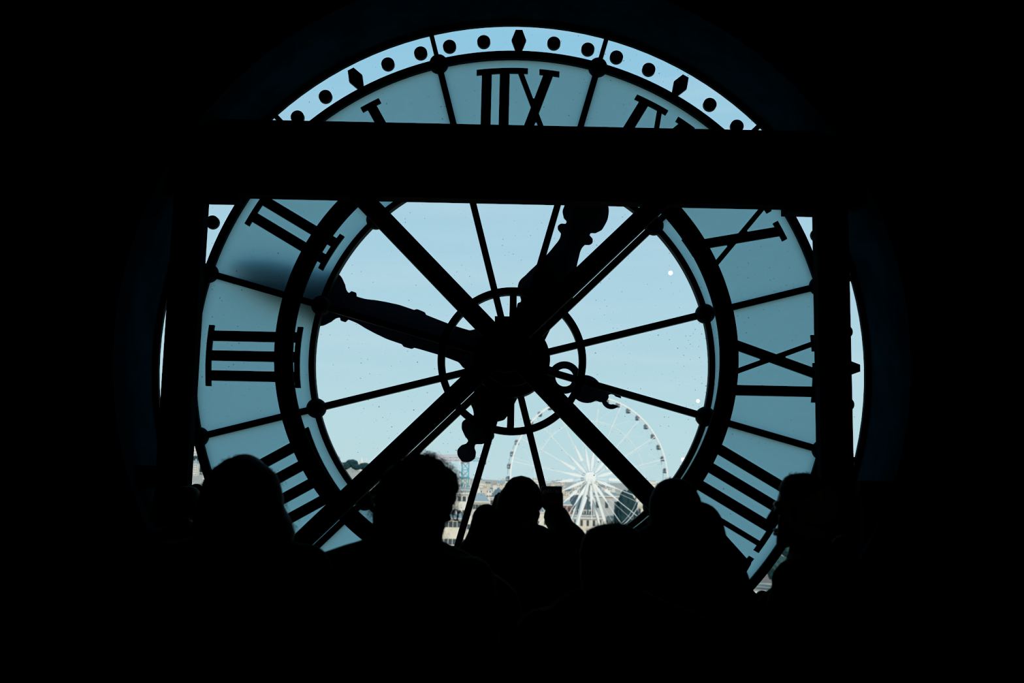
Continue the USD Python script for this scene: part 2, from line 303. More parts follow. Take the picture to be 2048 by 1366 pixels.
#@@PEOPLE
# ------------------------------------------------------------------ people, standing between the camera and the clock
RX, UPV, BK = np.array([0.999769, -0.000448, 0.021487]), np.array([-0.021336, -0.14081, 0.989807]), np.array([0.002582, -0.990036, -0.140787])
def W(px, py, d):                          # the point d metres ahead of the camera (along y) on the bearing of a place in the photograph
    v = (px - 1024) / 2230 * RX - (py - 683) / 2230 * UPV - BK
    return np.array(EYE) + v * (d / v[1])
M_skin = MAT('skin', {'p': ('principled_bsdf', {'base_color': (0.30, 0.17, 0.12), 'roughness': 0.55})}, (), 'p.BSDF')
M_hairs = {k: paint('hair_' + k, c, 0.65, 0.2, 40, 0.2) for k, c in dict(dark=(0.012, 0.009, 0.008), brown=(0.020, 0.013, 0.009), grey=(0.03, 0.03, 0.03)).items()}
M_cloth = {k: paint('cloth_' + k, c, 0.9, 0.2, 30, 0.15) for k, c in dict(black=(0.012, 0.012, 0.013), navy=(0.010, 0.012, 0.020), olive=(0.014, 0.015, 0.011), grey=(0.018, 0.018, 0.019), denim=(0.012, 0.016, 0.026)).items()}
M_sole = paint('shoe_leather', (0.01, 0.009, 0.008), 0.6, 0.2, 10)
M_camera = paint('camera_black', (0.012, 0.012, 0.013), 0.5, 0.1, 10)
def ball(c, r, n=14): return m3.Manifold.sphere(1.0, n).scale((r, r, r) if np.isscalar(r) else tuple(r)).translate(tuple(map(float, c)))
def chain(pts):                            # [(point, radius), ...] hulled pair by pair
    s = [ball(p, r) for p, r in pts]
    return [m3.Manifold.batch_hull([a, b]) for a, b in zip(s, s[1:])]
def fuse(parts): return m3.Manifold.batch_boolean(parts, m3.OpType.Add)
def soften(man, length, it=8):
    mm = man.refine_to_length(length).to_mesh()
    t = trimesh.Trimesh(np.array(mm.vert_properties[:, :3]), np.array(mm.tri_verts), process=True)
    trimesh.smoothing.filter_taubin(t, lamb=0.5, nu=0.53, iterations=it); return t
def to_man(t):
    m = m3.Manifold(m3.Mesh(np.asarray(t.vertices, np.float32), np.asarray(t.faces, np.uint32))); return m
def head_man():
    """a head about the middle of the skull, facing +y: 0.225 m from chin to crown"""
    g = [ball((0, -0.012, 0.022), (0.076, 0.096, 0.092), 28), ball((0, 0.03, 0.0), (0.064, 0.062, 0.075), 20)]
    g += [m3.Manifold.batch_hull([ball((x, y, z), r) for x, y, z, r in ((0.0, 0.066, -0.096, 0.022), (0.018, 0.060, -0.094, 0.02), (-0.018, 0.060, -0.094, 0.02), (0.047, -0.005, -0.062, 0.022), (-0.047, -0.005, -0.062, 0.022), (0.044, 0.045, -0.02, 0.026), (-0.044, 0.045, -0.02, 0.026))])]
    g += [m3.Manifold.batch_hull([ball((0, 0.088, 0.012), 0.008), ball((0, 0.112, -0.030), 0.0095), ball((0.014, 0.090, -0.036), 0.008), ball((-0.014, 0.090, -0.036), 0.008)])]      # nose
    g += [m3.Manifold.batch_hull([ball((-0.034, 0.076, 0.022), 0.010), ball((0.034, 0.076, 0.022), 0.010), ball((0, 0.086, 0.022), 0.010)])]                     # brow
    g += [m3.Manifold.batch_hull([ball((-0.020, 0.080, zz), 0.006), ball((0.020, 0.080, zz), 0.006), ball((0, 0.090, zz), 0.0075)]) for zz in (-0.060, -0.071)]   # lips
    g += [ball((s * 0.031, 0.076, 0.0), 0.0125) for s in (-1, 1)]                                                                                                # eyes
    h = to_man(soften(fuse(g), 0.011, 6))
    ears = [m3.Manifold.batch_hull([ball((s * 0.077, -0.008, 0.018), (0.008, 0.018, 0.014)), ball((s * 0.079, -0.002, -0.022), (0.006, 0.010, 0.010))]) for s in (-1, 1)]
    return h + fuse(ears)
HEAD = head_man()
def hand_man(side, curl=0.5):
    """a hand hanging from a wrist at the origin, fingers towards -z, thumb towards +y; side +1 is the right hand"""
    g = [m3.Manifold.batch_hull([ball((0, 0.020, -0.012), 0.018), ball((0, -0.020, -0.012), 0.018), ball((0, 0.034, -0.092), 0.0125), ball((0, -0.034, -0.088), 0.0115)])]
    for y, L, r in ((0.033, 0.070, 0.0088), (0.011, 0.078, 0.0090), (-0.011, 0.073, 0.0086), (-0.032, 0.058, 0.0078)):
        p = np.array([0, y, -0.088]); a = 0.15; pts = [(p, r * 1.1)]
        for k, f in enumerate((0.45, 0.31, 0.24)):
            a += curl * (0.55, 0.75, 0.5)[k]; p = p + L * f * np.array([-side * math.sin(a), 0.03 * np.sign(y), -math.cos(a)]); pts.append((p, r * (0.97, 0.9, 0.8)[k]))
        g += chain(pts)
    g += chain([((0, 0.026, -0.030), 0.014), ((-side * 0.012, 0.052, -0.058), 0.0115), ((-side * 0.022, 0.060, -0.086), 0.0100), ((-side * 0.028, 0.056, -0.108), 0.0085)])
    return fuse(g)
def frame_to(d, hint=(0, 1, 0)):            # a rotation taking -z to d and +y near hint
    z = -np.asarray(d, float) / np.linalg.norm(d); y = np.asarray(hint, float) - z * np.dot(hint, z); y /= np.linalg.norm(y)
    return np.stack([np.cross(y, z), y, z], 1)
def placed(man, R, t): return man.transform(np.hstack([R, np.reshape(t, (3, 1))]))
def rz(deg): a = math.radians(deg); return np.array([[math.cos(a), -math.sin(a), 0], [math.sin(a), math.cos(a), 0], [0, 0, 1.0]])
def rx(deg): a = math.radians(deg); return np.array([[1, 0, 0], [0, math.cos(a), -math.sin(a)], [0, math.sin(a), math.cos(a)]])
def person(label, x, y, H, turn=0.0, head_turn=0.0, nod=0.0, width=1.0, coat='black', legs='denim', arms=None, coat_hem=0.78, hood=False, curls=(0.5, 0.5), hints=((0, 1, 0), (0, 1, 0)), extra=()):
    """builds the body facing the clock (+y) turned by `turn`; returns the thing and the head's middle. arms: {side: (elbow, wrist, finger direction)} in the body's own frame"""
    t = thing('person', label, 'person', (x, y, 0), turn)
    s = H / 1.75; w = width
    S = lambda a, b, c: np.array([a * s * w, b * s, c * s])
    hc = np.array([0, 0.012, 1.75 - 0.114]) * s
    sh = {q: S(q * 0.180, -0.012, 1.425) for q in (-1, 1)}
    A = {q: (S(q * 0.235, -0.035, 1.13), S(q * 0.215, 0.055, 0.885), (0, 0.12, -1)) for q in (-1, 1)}
    if arms: A.update(arms)
    hip = {q: S(q * 0.088, 0, 0.93) for q in (-1, 1)}; kn = {q: S(q * 0.10, 0.015, 0.49) for q in (-1, 1)}; an = {q: S(q * 0.105, -0.02, 0.09) for q in (-1, 1)}
    torso = lambda e: [m3.Manifold.batch_hull([ball(S(q * 0.07, 0, 0.95), (0.10 + e) * s) for q in (-1, 1)] + [ball(S(q * 0.065, 0.0, 1.12), (0.085 + e) * s) for q in (-1, 1)]),
                       m3.Manifold.batch_hull([ball(S(q * 0.065, 0.0, 1.12), (0.085 + e) * s) for q in (-1, 1)] + [ball(S(q * 0.085, 0.0, 1.30), (0.095 + e) * s) for q in (-1, 1)]),
                       m3.Manifold.batch_hull([ball(S(q * 0.085, 0.0, 1.30), (0.095 + e) * s) for q in (-1, 1)] + [ball(S(q * 0.165, -0.012, 1.42), (0.045 + e) * s) for q in (-1, 1)] + [ball(S(0, -0.012, 1.46), (0.055 + e) * s)])]
    limbs = lambda e, k=1.0: sum((chain([(sh[q], (0.052 + e) * s), (A[q][0], (0.040 + e) * s), (A[q][0] + (A[q][1] - A[q][0]) * k, (0.027 + e) * s)]) for q in (-1, 1)), [])
    neck = chain([(S(0, -0.012, 1.45), 0.056 * s), (hc + np.array([0, -0.012, -0.05]) * s, 0.052 * s)])
    leg = lambda e: sum((chain([(hip[q], (0.082 + e) * s), (kn[q], (0.053 + e) * s), (an[q], (0.038 + e) * s)]) for q in (-1, 1)), [])
    feet = sum((chain([(S(q * 0.105, -0.035, 0.045), 0.034 * s), (S(q * 0.12, 0.15, 0.030), 0.028 * s)]) for q in (-1, 1)), [])
    body = to_man(soften(fuse(torso(0.0) + limbs(0.0) + neck + leg(0.0) + feet), 0.03 * s, 8))
    body = body + placed(HEAD.scale((s, s, s)), rz(head_turn) @ rx(nod), hc)
    for i, q in enumerate((-1, 1)):
        body = body + placed(hand_man(q, curls[i]).scale((s, s, s)), frame_to(A[q][2], hints[i]), A[q][1])
    part(t, 'body', body, M_skin, smooth=50)
    ctop = S(0, 0, 1.49)[2]
    jac = fuse(torso(0.030) + limbs(0.024, 0.93) + chain([(S(0, -0.015, 1.42), 0.085 * s), (S(0, -0.012, 1.50), 0.072 * s)]) + ([m3.Manifold.batch_hull([ball(S(-0.06, -0.10, 1.44), 0.05), ball(S(0.06, -0.10, 1.44), 0.05), ball(S(0, -0.11, 1.52), 0.04), ball(S(0, -0.08, 1.38), 0.06)])] if hood else []))
    skirt = m3.Manifold.batch_hull([ball(S(q * 0.075, 0, 0.97), 0.135 * s) for q in (-1, 1)] + [m3.Manifold.cylinder(0.03, 0.17 * s, 0.17 * s, 24).scale((1.3 * w, 0.9, 1)).translate((0, 0, coat_hem * s))])
    for ch in extra:                        # fullness of the coat, in the room's frame
        for m in chain([(rz(-turn) @ (np.asarray(p) - [x, y, 0]), r) for p, r in ch]): jac = jac + m
    jt = soften(jac + skirt, 0.03 * s, 6)
    n = meshkit.fbm(np.array(jt.vertices) * 9 + x * 13, 3, 5) - 0.5
    jt.vertices = np.array(jt.vertices) + jt.vertex_normals * (0.022 * n)[:, None]
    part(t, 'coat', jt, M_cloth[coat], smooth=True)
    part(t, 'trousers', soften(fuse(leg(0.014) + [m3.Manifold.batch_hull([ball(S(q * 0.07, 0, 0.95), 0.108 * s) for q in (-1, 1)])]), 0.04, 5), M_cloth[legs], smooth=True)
    for q in (-1, 1):
        shoe = m3.Manifold.batch_hull([ball(S(q * 0.105, -0.045, 0.046), 0.045 * s), ball(S(q * 0.12, 0.155, 0.037), 0.037 * s), ball(S(q * 0.105, -0.035, 0.10), 0.045 * s)])
        part(t, 'shoe', shoe, M_sole, smooth=50)
    return t, hc
def crown(levels, d, x, y, turn, deep=0.95, back=0.0, rough=0.0, freq=30.0, seed=0, n=56):
    """hair or a cap as a closed shape through level cross-sections: (height, left edge, right edge) at distance d, in the person's own frame"""
    L = []
    for py, pl, pr in levels:
        a, b = W(pl, py, d), W(pr, py, d); L.append(((a[0] + b[0]) / 2, (b[0] - a[0]) / 2, (a[2] + b[2]) / 2))
    L = np.array(L); fine = np.linspace(0, len(L) - 1, (len(L) - 1) * 4 + 1)
    L = np.stack([np.interp(fine, np.arange(len(L)), L[:, k]) for k in range(3)], 1)
    yc = EYE[1] + d + back; th = np.linspace(0, 2 * np.pi, n, endpoint=False)
    hw = L[:, 1].max(); v = np.stack([L[:, :1] + L[:, 1:2] * np.cos(th), yc + deep * L[:, 1:2] * np.sin(th), np.repeat(L[:, 2:3], n, 1)], -1).reshape(-1, 3)
    m = len(L); i, j = np.meshgrid(np.arange(m - 1), np.arange(n), indexing='ij'); j2 = (j + 1) % n
    q = np.stack([i * n + j, (i + 1) * n + j, (i + 1) * n + j2, i * n + j2], -1).reshape(-1, 4)
    f = np.vstack([q[:, [0, 1, 2]], q[:, [0, 2, 3]]])
    v = np.vstack([v, [[L[0, 0], yc, L[0, 2] + 0.002], [L[-1, 0], yc, L[-1, 2]]]]); k = np.arange(n)
    f = np.vstack([f, np.stack([k * 0 + len(v) - 2, k, (k + 1) % n], 1), np.stack([k * 0 + len(v) - 1, (m - 1) * n + (k + 1) % n, (m - 1) * n + k], 1)])
    t = trimesh.Trimesh(v, f, process=False)
    if rough: t.vertices = v + t.vertex_normals * ((meshkit.fbm(v * freq, 3, seed) - 0.5) * 2 * rough)[:, None]
    loc = np.array(t.vertices) - [x, y, 0]; t.vertices = loc @ rz(-turn).T
    return t
def strands(parent, name, mat, roots, length, curl, width=0.0007, seed=0, out=None, x=0, y=0, turn=0, drop=0.3):
    r = np.random.default_rng(seed); P, C = [], []
    for p, nrm in roots:
        k = 12; t = np.linspace(0, 1, k)[:, None]; a = r.normal(size=3); a -= nrm * a.dot(nrm); a /= np.linalg.norm(a); b = np.cross(nrm, a); L = length * r.uniform(0.5, 1.2); ph = r.uniform(0, 6)
        q = p + nrm * t * L + curl * (a * np.sin(ph + 9 * t) + b * np.cos(ph + 9 * t) - a * math.sin(ph) - b * math.cos(ph)) * np.sqrt(t) + np.array([0, 0, -drop * L]) * t ** 2
        P.append(q); C.append(k)
    pp = str(parent.GetPath()); c = UsdGeom.BasisCurves.Define(stage, pp + '/' + numbered(pp, name))
    c.CreateTypeAttr('linear'); c.CreateCurveVertexCountsAttr(C); pts = np.vstack(P)
    c.CreatePointsAttr(Vt.Vec3fArray.FromNumpy(pts.astype(np.float32))); c.CreateWidthsAttr(Vt.FloatArray.FromNumpy(np.full(len(pts), width, np.float32))); c.SetWidthsInterpolation('vertex')
    UsdShade.MaterialBindingAPI.Apply(c.GetPrim()).Bind(mat); setdata(c.GetPrim(), kind='stuff')
def surface_roots(mesh, n, seed, zmin=-9, xmin=-9):
    r = np.random.default_rng(seed); m = np.array(mesh.vertices); nn = np.array(mesh.vertex_normals); ok = np.nonzero((m[:, 2] > zmin) & (m[:, 0] > xmin))[0]
    return [(m[i], nn[i]) for i in r.choice(ok, n)]

# left, full bobbed hair
px, py, H = -0.745, -5.04, 1.735
p1, _ = person('silhouetted person with full rounded bob and stray curls, before the four-bar numeral', px, py, H, turn=-6, width=1.1, coat='black', extra=[[(W(450, 1120, 3.2), 0.10), (W(330, 1210, 3.25), 0.12), (W(320, 1330, 3.25), 0.12)], [(W(540, 1120, 3.2), 0.07), (W(630, 1200, 3.2), 0.09), (W(650, 1330, 3.2), 0.10)]])
h = crown([(914.5, 478, 502), (918, 462, 514), (925, 450, 528), (935, 436, 543), (950, 422, 557), (965, 414, 566), (985, 409, 570), (1010, 404, 572), (1040, 394, 588), (1063, 392, 596), (1090, 425, 590), (1110, 440, 575)], 3.2, px, py, -6, 0.80, -0.035, 0.006, 22, 3)
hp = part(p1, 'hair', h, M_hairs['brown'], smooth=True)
strands(p1, 'loose_hair', M_hairs['brown'], surface_roots(h, 110, 5, 1.6), 0.010, 0.003, 0.0005, 2)
strands(p1, 'loose_hair', M_hairs['brown'], surface_roots(h, 34, 6, 1.50, 0.09), 0.020, 0.007, 0.0009, 3)
# bushy curly hair and glasses, looking right
px, py, H = -0.275, -4.842, 1.70
p2, hc = person('silhouetted person with bushy curly hair and glasses, looking to the right', px, py, H, turn=-25, head_turn=-38, width=1.15, coat='navy', extra=[[(W(800, 1108, 3.42), 0.09), (W(735, 1128, 3.42), 0.075), (W(640, 1160, 3.42), 0.075), (W(600, 1260, 3.42), 0.09)], [(W(850, 1130, 3.42), 0.09), (W(915, 1160, 3.45), 0.085), (W(985, 1215, 3.5), 0.09), (W(1000, 1330, 3.5), 0.1)]])
h = crown([(913, 836, 852), (917, 818, 868), (923, 802, 884), (933, 786, 899), (948, 772, 910), (962, 762, 916), (982, 753, 917), (1003, 749, 912), (1020, 747, 904), (1040, 746, 893), (1060, 746, 888), (1080, 750, 884), (1096, 762, 872)], 3.4, px, py, -25, 0.95, -0.02, 0.013, 26, 9)
part(p2, 'hair', h, M_hairs['dark'], smooth=True)
strands(p2, 'loose_hair', M_hairs['dark'], surface_roots(h, 900, 8, 1.56), 0.022, 0.007, 0.0007, 4)
strands(p2, 'loose_hair', M_hairs['dark'], surface_roots(h, 300, 18), 0.016, 0.006, 0.0007, 14)
def own(p, x, y, turn): return rz(-turn) @ (np.asarray(p) - [x, y, 0])
def torus(c, axis, R, r, n=24, k=8, squash=1.0):
    a, b = np.meshgrid(np.linspace(0, 2 * np.pi, n, endpoint=False), np.linspace(0, 2 * np.pi, k, endpoint=False), indexing='ij')
    v = np.stack([(R + r * np.cos(b)) * np.cos(a), (R + r * np.cos(b)) * np.sin(a) * squash, r * np.sin(b)], -1).reshape(-1, 3)
    i, j = np.meshgrid(np.arange(n), np.arange(k), indexing='ij'); i2, j2 = (i + 1) % n, (j + 1) % k
    q = np.stack([i * k + j, i2 * k + j, i2 * k + j2, i * k + j2], -1).reshape(-1, 4)
    M = trimesh.geometry.align_vectors([0, 0, 1], axis); v = v @ M[:3, :3].T + c
    return trimesh.Trimesh(v, np.vstack([q[:, [0, 1, 2]], q[:, [0, 2, 3]]]), process=False)
M_lens = MAT('spectacle_lens', {'tr': ('transparent_bsdf', {'color': (0.93, 0.97, 1.0)}), 'gl': ('glossy_bsdf', {'roughness': 0.02}), 'm': ('mix_closure', {'fac': 0.12})}, [('tr.BSDF', 'm.closure1'), ('gl.BSDF', 'm.closure2')], 'm.closure')
eye1, eye2, temple = own(W(911, 1030, 3.42), px, py, -25), own(W(920, 1034, 3.47), px, py, -25), own(W(886, 1018, 3.36), px, py, -25)
ax = own(np.array([0.75, 0.66, 0.0]) + [px, py, 0], px, py, -25)
gl = part(p2, 'glasses', cat_(torus(eye1, ax, 0.0165, 0.0022, squash=0.8), torus(eye2, ax, 0.0165, 0.0022, squash=0.8), rod(eye1, temple, 0.0018), rod(eye1 + (eye2 - eye1) * 0.35, eye1 + (eye2 - eye1) * 0.65, 0.0018)), M_camera, smooth=True)
ln = trimesh.creation.cylinder(0.0163, 0.0012, sections=24); ln.apply_transform(trimesh.geometry.align_vectors([0, 0, 1], ax))
for e in (eye1, eye2): part(gl, 'lens', shift(ln, *e), M_lens)
# cap wearer taking a picture, both arms raised
px, py, H = 0.055, -3.542, 1.70
A3 = {1: (W(1142, 1090, 4.66) - [px, py, 0], W(1110, 1030, 4.86) - [px, py, 0], (-0.12, 0.10, 1.0)), -1: (W(975, 1046, 4.62) - [px, py, 0], W(992, 1036, 4.86) - [px, py, 0], (0.42, 0.15, 1.0))}
p3, hc = person('silhouetted person in a close-fitting cap, arms raised to take a picture, below the clock hub', px, py, H, turn=0, head_turn=-38, nod=-4, coat='olive', hood=True, arms=A3, curls=(1.2, 1.2), hints=((1, 0, 0), (-1, 0, 0)), extra=[[(W(976, 1037, 4.62), 0.060), (W(985, 1070, 4.62), 0.085), (W(965, 1110, 4.62), 0.10), (W(955, 1190, 4.65), 0.11)], [(W(1143, 1088, 4.66), 0.070), (W(1118, 1042, 4.80), 0.042), (W(1112, 1032, 4.84), 0.034)], [(W(1020, 1070, 4.72), 0.07), (W(1076, 1078, 4.72), 0.058)], [(W(1125, 1110, 4.68), 0.09), (W(1150, 1200, 4.65), 0.12)]])
h = crown([(952, 1038, 1047), (955, 1026, 1059), (960, 1019, 1066), (968, 1012, 1074), (978, 1007, 1081), (990, 1004, 1086), (1002, 1004, 1088), (1012, 1006, 1086), (1020, 1010, 1080)], 4.7, px, py, 0, 1.12, 0.0)
back_hair = m3.Manifold.sphere(1.0, 28).scale((0.083, 0.100, 0.098)).translate((0, -0.016, 0.008)) - m3.Manifold.cube((0.4, 0.2, 0.5), True).translate((0, 0.13, 0)) - m3.Manifold.cube((0.4, 0.4, 0.1), True).translate((0, 0, -0.125))
part(p3, 'hair', placed(back_hair, rz(-38) @ rx(-4), hc), M_hairs['dark'], smooth=50)
cap = part(p3, 'cap', h, M_cloth['grey'], smooth=True)
beard = fuse([placed(fuse([ball((q * 0.03, 0.055, -0.085), 0.034) for q in (-1, 1)] + [ball((0, 0.068, -0.104), 0.032)]), rz(-38) @ rx(-4), hc)])
part(p3, 'beard', beard, M_hairs['dark'], smooth=60)
c = W(1103, 988, 4.955)
solo_cam = thing('compact_camera', 'small dark compact camera held up in the raised right hand of the cap wearer', 'camera', c)
cb = m3.Manifold.batch_hull([ball((qx * 0.040, qy * 0.010, qz * 0.028), 0.006, 10) for qx in (-1, 1) for qy in (-1, 1) for qz in (-1, 1)])
part(solo_cam, 'body', cb, M_camera, smooth=40)
part(solo_cam, 'lens', shift(lathe_y([(0.001, 0.0), (0.022, 0.0), (0.022, 0.022), (0.017, 0.026), (0.001, 0.024)], 24), 0.004, 0.014, 0), M_camera, smooth=40)
part(solo_cam, 'shutter_button', shift(trimesh.creation.cylinder(0.006, 0.005, sections=14), -0.03, 0, 0.034), M_camera)
# lower head in the middle
px, py, H = 0.30, -5.042, 1.545
p4, _ = person('silhouetted shorter person with flat smooth hair, below the foot of the ferris wheel', px, py, H, turn=5, width=1.2, coat='grey', extra=[[(W(1180, 1230, 3.2), 0.08), (W(1080, 1300, 3.2), 0.10)], [(W(1260, 1230, 3.2), 0.08), (W(1380, 1300, 3.2), 0.10)]])
h = crown([(1047, 1222, 1238), (1049, 1207, 1248), (1053, 1192, 1260), (1059, 1178, 1271), (1068, 1169, 1280), (1082, 1162, 1287), (1105, 1158, 1292), (1140, 1158, 1292), (1170, 1162, 1286), (1200, 1172, 1272)], 3.2, px, py, 5, 0.82, -0.035, 0.004, 25, 4)
part(p4, 'hair', h, M_hairs['dark'], smooth=True)
strands(p4, 'loose_hair', M_hairs['dark'], surface_roots(h, 160, 12, 1.45), 0.010, 0.003, 0.0006, 6)
# right of the wheel
px, py, H = 0.575, -4.342, 1.69
p5, _ = person('silhouetted short-haired person at the lower right of the ring, beside the ferris wheel', px, py, H, turn=8, head_turn=14, width=1.0, coat='black', hood=False, extra=[[(W(1330, 1090, 3.9), 0.09), (W(1290, 1092, 3.9), 0.060), (W(1225, 1130, 3.9), 0.09)], [(W(1395, 1052, 3.9), 0.086), (W(1408, 1092, 3.9), 0.088), (W(1455, 1180, 3.9), 0.085), (W(1470, 1330, 3.9), 0.10)]])
h = crown([(957, 1338, 1354), (960, 1327, 1366), (965, 1318, 1376), (972, 1311, 1384), (982, 1304, 1391), (995, 1298, 1397), (1010, 1295, 1402), (1030, 1296, 1403), (1050, 1302, 1400), (1066, 1312, 1392)], 3.9, px, py, 8, 0.88, -0.03, 0.003, 25, 6)
part(p5, 'hair', h, M_hairs['brown'], smooth=True)
strands(p5, 'loose_hair', M_hairs['brown'], surface_roots(h, 160, 13, 1.55), 0.008, 0.002, 0.0006, 7)
# far right, in profile
px, py, H = 0.938, -4.742, 1.715
p6, _ = person('silhouetted person in profile facing left, in front of the right post', px, py, H, turn=62, head_turn=3, width=1.05, coat='grey', hood=True, extra=[[(W(1655, 1160, 3.5), 0.09), (W(1606, 1185, 3.5), 0.078), (W(1565, 1228, 3.5), 0.082), (W(1530, 1340, 3.5), 0.10)]])
h = crown([(947, 1597, 1618), (950, 1582, 1632), (956, 1570, 1644), (965, 1563, 1654), (978, 1558, 1663), (995, 1560, 1668), (1015, 1574, 1668), (1035, 1590, 1664), (1055, 1602, 1656), (1070, 1612, 1648)], 3.5, px, py, 62, 0.85, 0.0, 0.004, 25, 8)
part(p6, 'hair', h, M_hairs['brown'], smooth=True)
strands(p6, 'loose_hair', M_hairs['brown'], surface_roots(h, 160, 14, 1.6), 0.008, 0.002, 0.0006, 8)
# by the left post, farther away
px, py, H = -1.86, -1.742, 1.65
p0, _ = person('silhouetted person with cropped hair beside the left post, nearest the clock', px, py, H, turn=-10, coat='black')
h = crown([(972, 372, 384), (974, 362, 392), (979, 354, 398), (986, 348, 402), (997, 345, 405), (1012, 345, 405), (1028, 349, 401)], 6.5, px, py, -10, 0.95, -0.02)
part(p0, 'hair', h, M_hairs['dark'], smooth=True)
#@@OUTSIDE
# ------------------------------------------------------------------ the city beyond the glass
GZ = -24.0
def flat(name, col, rough=0.9, var=0.1, scale=0.05): return paint(name, col, rough, var, scale, 0.2)
M_ground = flat('pale_gravel', (0.42, 0.38, 0.32), scale=0.03, var=0.2)
M_hill = flat('hazy_hillside', (0.46, 0.42, 0.36), scale=0.02, var=0.25)
M_white = flat('white_painted_steel', (0.74, 0.74, 0.72), 0.5, 0.03, 2.0)
M_cabin = flat('grey_cabin_glass', (0.16, 0.19, 0.20), 0.3, 0.1, 1.0)
M_wall = {k: flat('stone_' + k, c, 0.9, 0.08, 0.4) for k, c in dict(cream=(0.68, 0.60, 0.49), warm=(0.62, 0.52, 0.42), pale=(0.70, 0.66, 0.58), grey=(0.46, 0.46, 0.44), pink=(0.58, 0.42, 0.36), brick=(0.42, 0.20, 0.15)).items()}
M_roof = {k: flat('roof_' + k, c, 0.6, 0.15, 0.5) for k, c in dict(slate=(0.10, 0.16, 0.19), zinc=(0.24, 0.33, 0.37), dark=(0.035, 0.075, 0.095), tile=(0.45, 0.27, 0.20)).items()}
M_win = flat('window_dark', (0.05, 0.07, 0.08), 0.3, 0.05, 1.0)
M_leaf = {k: MAT('leaf_' + k, {'d': ('diffuse_bsdf', {'color': c}), 't': ('translucent_bsdf', {'color': tuple(1.2 * v for v in c)}), 'm': ('mix_closure', {'fac': 0.3})}, [('d.BSDF', 'm.closure1'), ('t.BSDF', 'm.closure2')], 'm.closure') for k, c in dict(teal=(0.045, 0.10, 0.095), deep=(0.025, 0.062, 0.07)).items()}
M_bark = flat('bark', (0.08, 0.06, 0.045), 0.9, 0.2, 3.0)
M_teal = flat('teal_painted_steel', (0.10, 0.36, 0.44), 0.5, 0.05, 2.0)
M_red = flat('red_painted_steel', (0.50, 0.22, 0.22), 0.5, 0.05, 2.0)
# ground and the hill that rises to the left
struct('ground', bx(-1500, 1500, 0.6, 1100, GZ - 1.0, GZ), M_ground)
def hill_z(x, y):
    t = np.clip((np.asarray(y) - 620) / 2100, 0, 1); s = t * t * (3 - 2 * t)
    top = 22 + 62 / (1 + np.exp((np.asarray(x) / np.maximum(y, 1) + 0.10) * 26)) + 4 * np.sin(np.asarray(x) / 190.0)
    return GZ - 0.5 + s * (top + 24) + np.maximum(0, np.asarray(y) - 2760) * 0.06
gx, gy = np.meshgrid(np.linspace(-1500, 1300, 71), np.linspace(640, 3300, 41), indexing='ij')
hv = np.stack([gx, gy, hill_z(gx, gy)], -1).reshape(-1, 3); i, j = np.meshgrid(np.arange(70), np.arange(40), indexing='ij')
q = np.stack([i * 41 + j, (i + 1) * 41 + j, (i + 1) * 41 + j + 1, i * 41 + j + 1], -1).reshape(-1, 4)
struct('hillside', trimesh.Trimesh(hv, np.vstack([q[:, [0, 1, 2]], q[:, [0, 2, 3]]]), process=False), M_hill, smooth=True)

# ---- the ferris wheel
WC = W(1177, 957, 430); WR = 31.4
wheel = thing('ferris_wheel', 'tall white ferris wheel with petal spokes and small grey cabins', 'ferris wheel', (WC[0], WC[1], GZ), 14)
hz = WC[2] - GZ
def wp(r, a, y): return (r * math.sin(a), y, hz + r * math.cos(a))
def hoop(r, y, w, d, n=84): return shift(lathe_y([(r - w / 2, -d / 2), (r + w / 2, -d / 2), (r + w / 2, d / 2), (r - w / 2, d / 2)], n), 0, y, hz)
for y in (-2.2, 2.2):
    part(wheel, 'rim', hoop(WR, y, 0.55 if y < 0 else 0.16, 0.3), M_white)
    part(wheel, 'inner_hoop', hoop(WR * 0.70, y * 0.9, 0.17 if y < 0 else 0.08, 0.16, 42), M_white)
part(wheel, 'hub', shift(lathe_y([(0.01, -2.6), (2.0, -2.6), (2.45, -2.2), (2.45, 2.2), (2.0, 2.6), (0.01, 2.6)], 40), 0, 0, hz), M_white, smooth=40)
NS = 21
for k in range(NS):
    a = 2 * math.pi * (k + 0.35) / NS
    for y, aa in ((-2.2, a), (2.2, a + 0.06)):
        part(wheel, 'spoke', beam3(wp(2.2, aa, y), wp(WR, aa, y), 0.19 if y < 0 else 0.08), M_white)
    # the lit petals near the hub: long flat diamonds along the front spokes
    pts = [(7.2, 0.42), (7.5, 0.62), (8.6, 0.56), (14.2, 0.12)] if k % 2 else [(2.6, 0.22), (5.6, 0.56), (6.6, 0.55), (12.2, 0.10)]
    dm = Polygon([(w, r) for r, w in pts] + [(-w, r) for r, w in pts[::-1]])
    part(wheel, 'petal', shift(slab(affinity.rotate(dm, -math.degrees(a), origin=(0, 0)), -2.75, -2.5), z=hz), M_white)
    part(wheel, 'cable', beam3(wp(WR * 0.70, a, -1.0), wp(WR, a + 2 * math.pi / NS, 1.2), 0.06), M_white)
for sx in (-1, 1):
    for y in (-4.5, 4.5):
        part(wheel, 'leg', beam3((sx * 0.5, math.copysign(2.4, y), hz), (sx * 11.0, y * 1.3, 0.0), 0.95 if y < 0 else 0.8), M_white)
part(wheel, 'platform', bx(-13, 13, -7, 7, 0, 1.2), M_white)
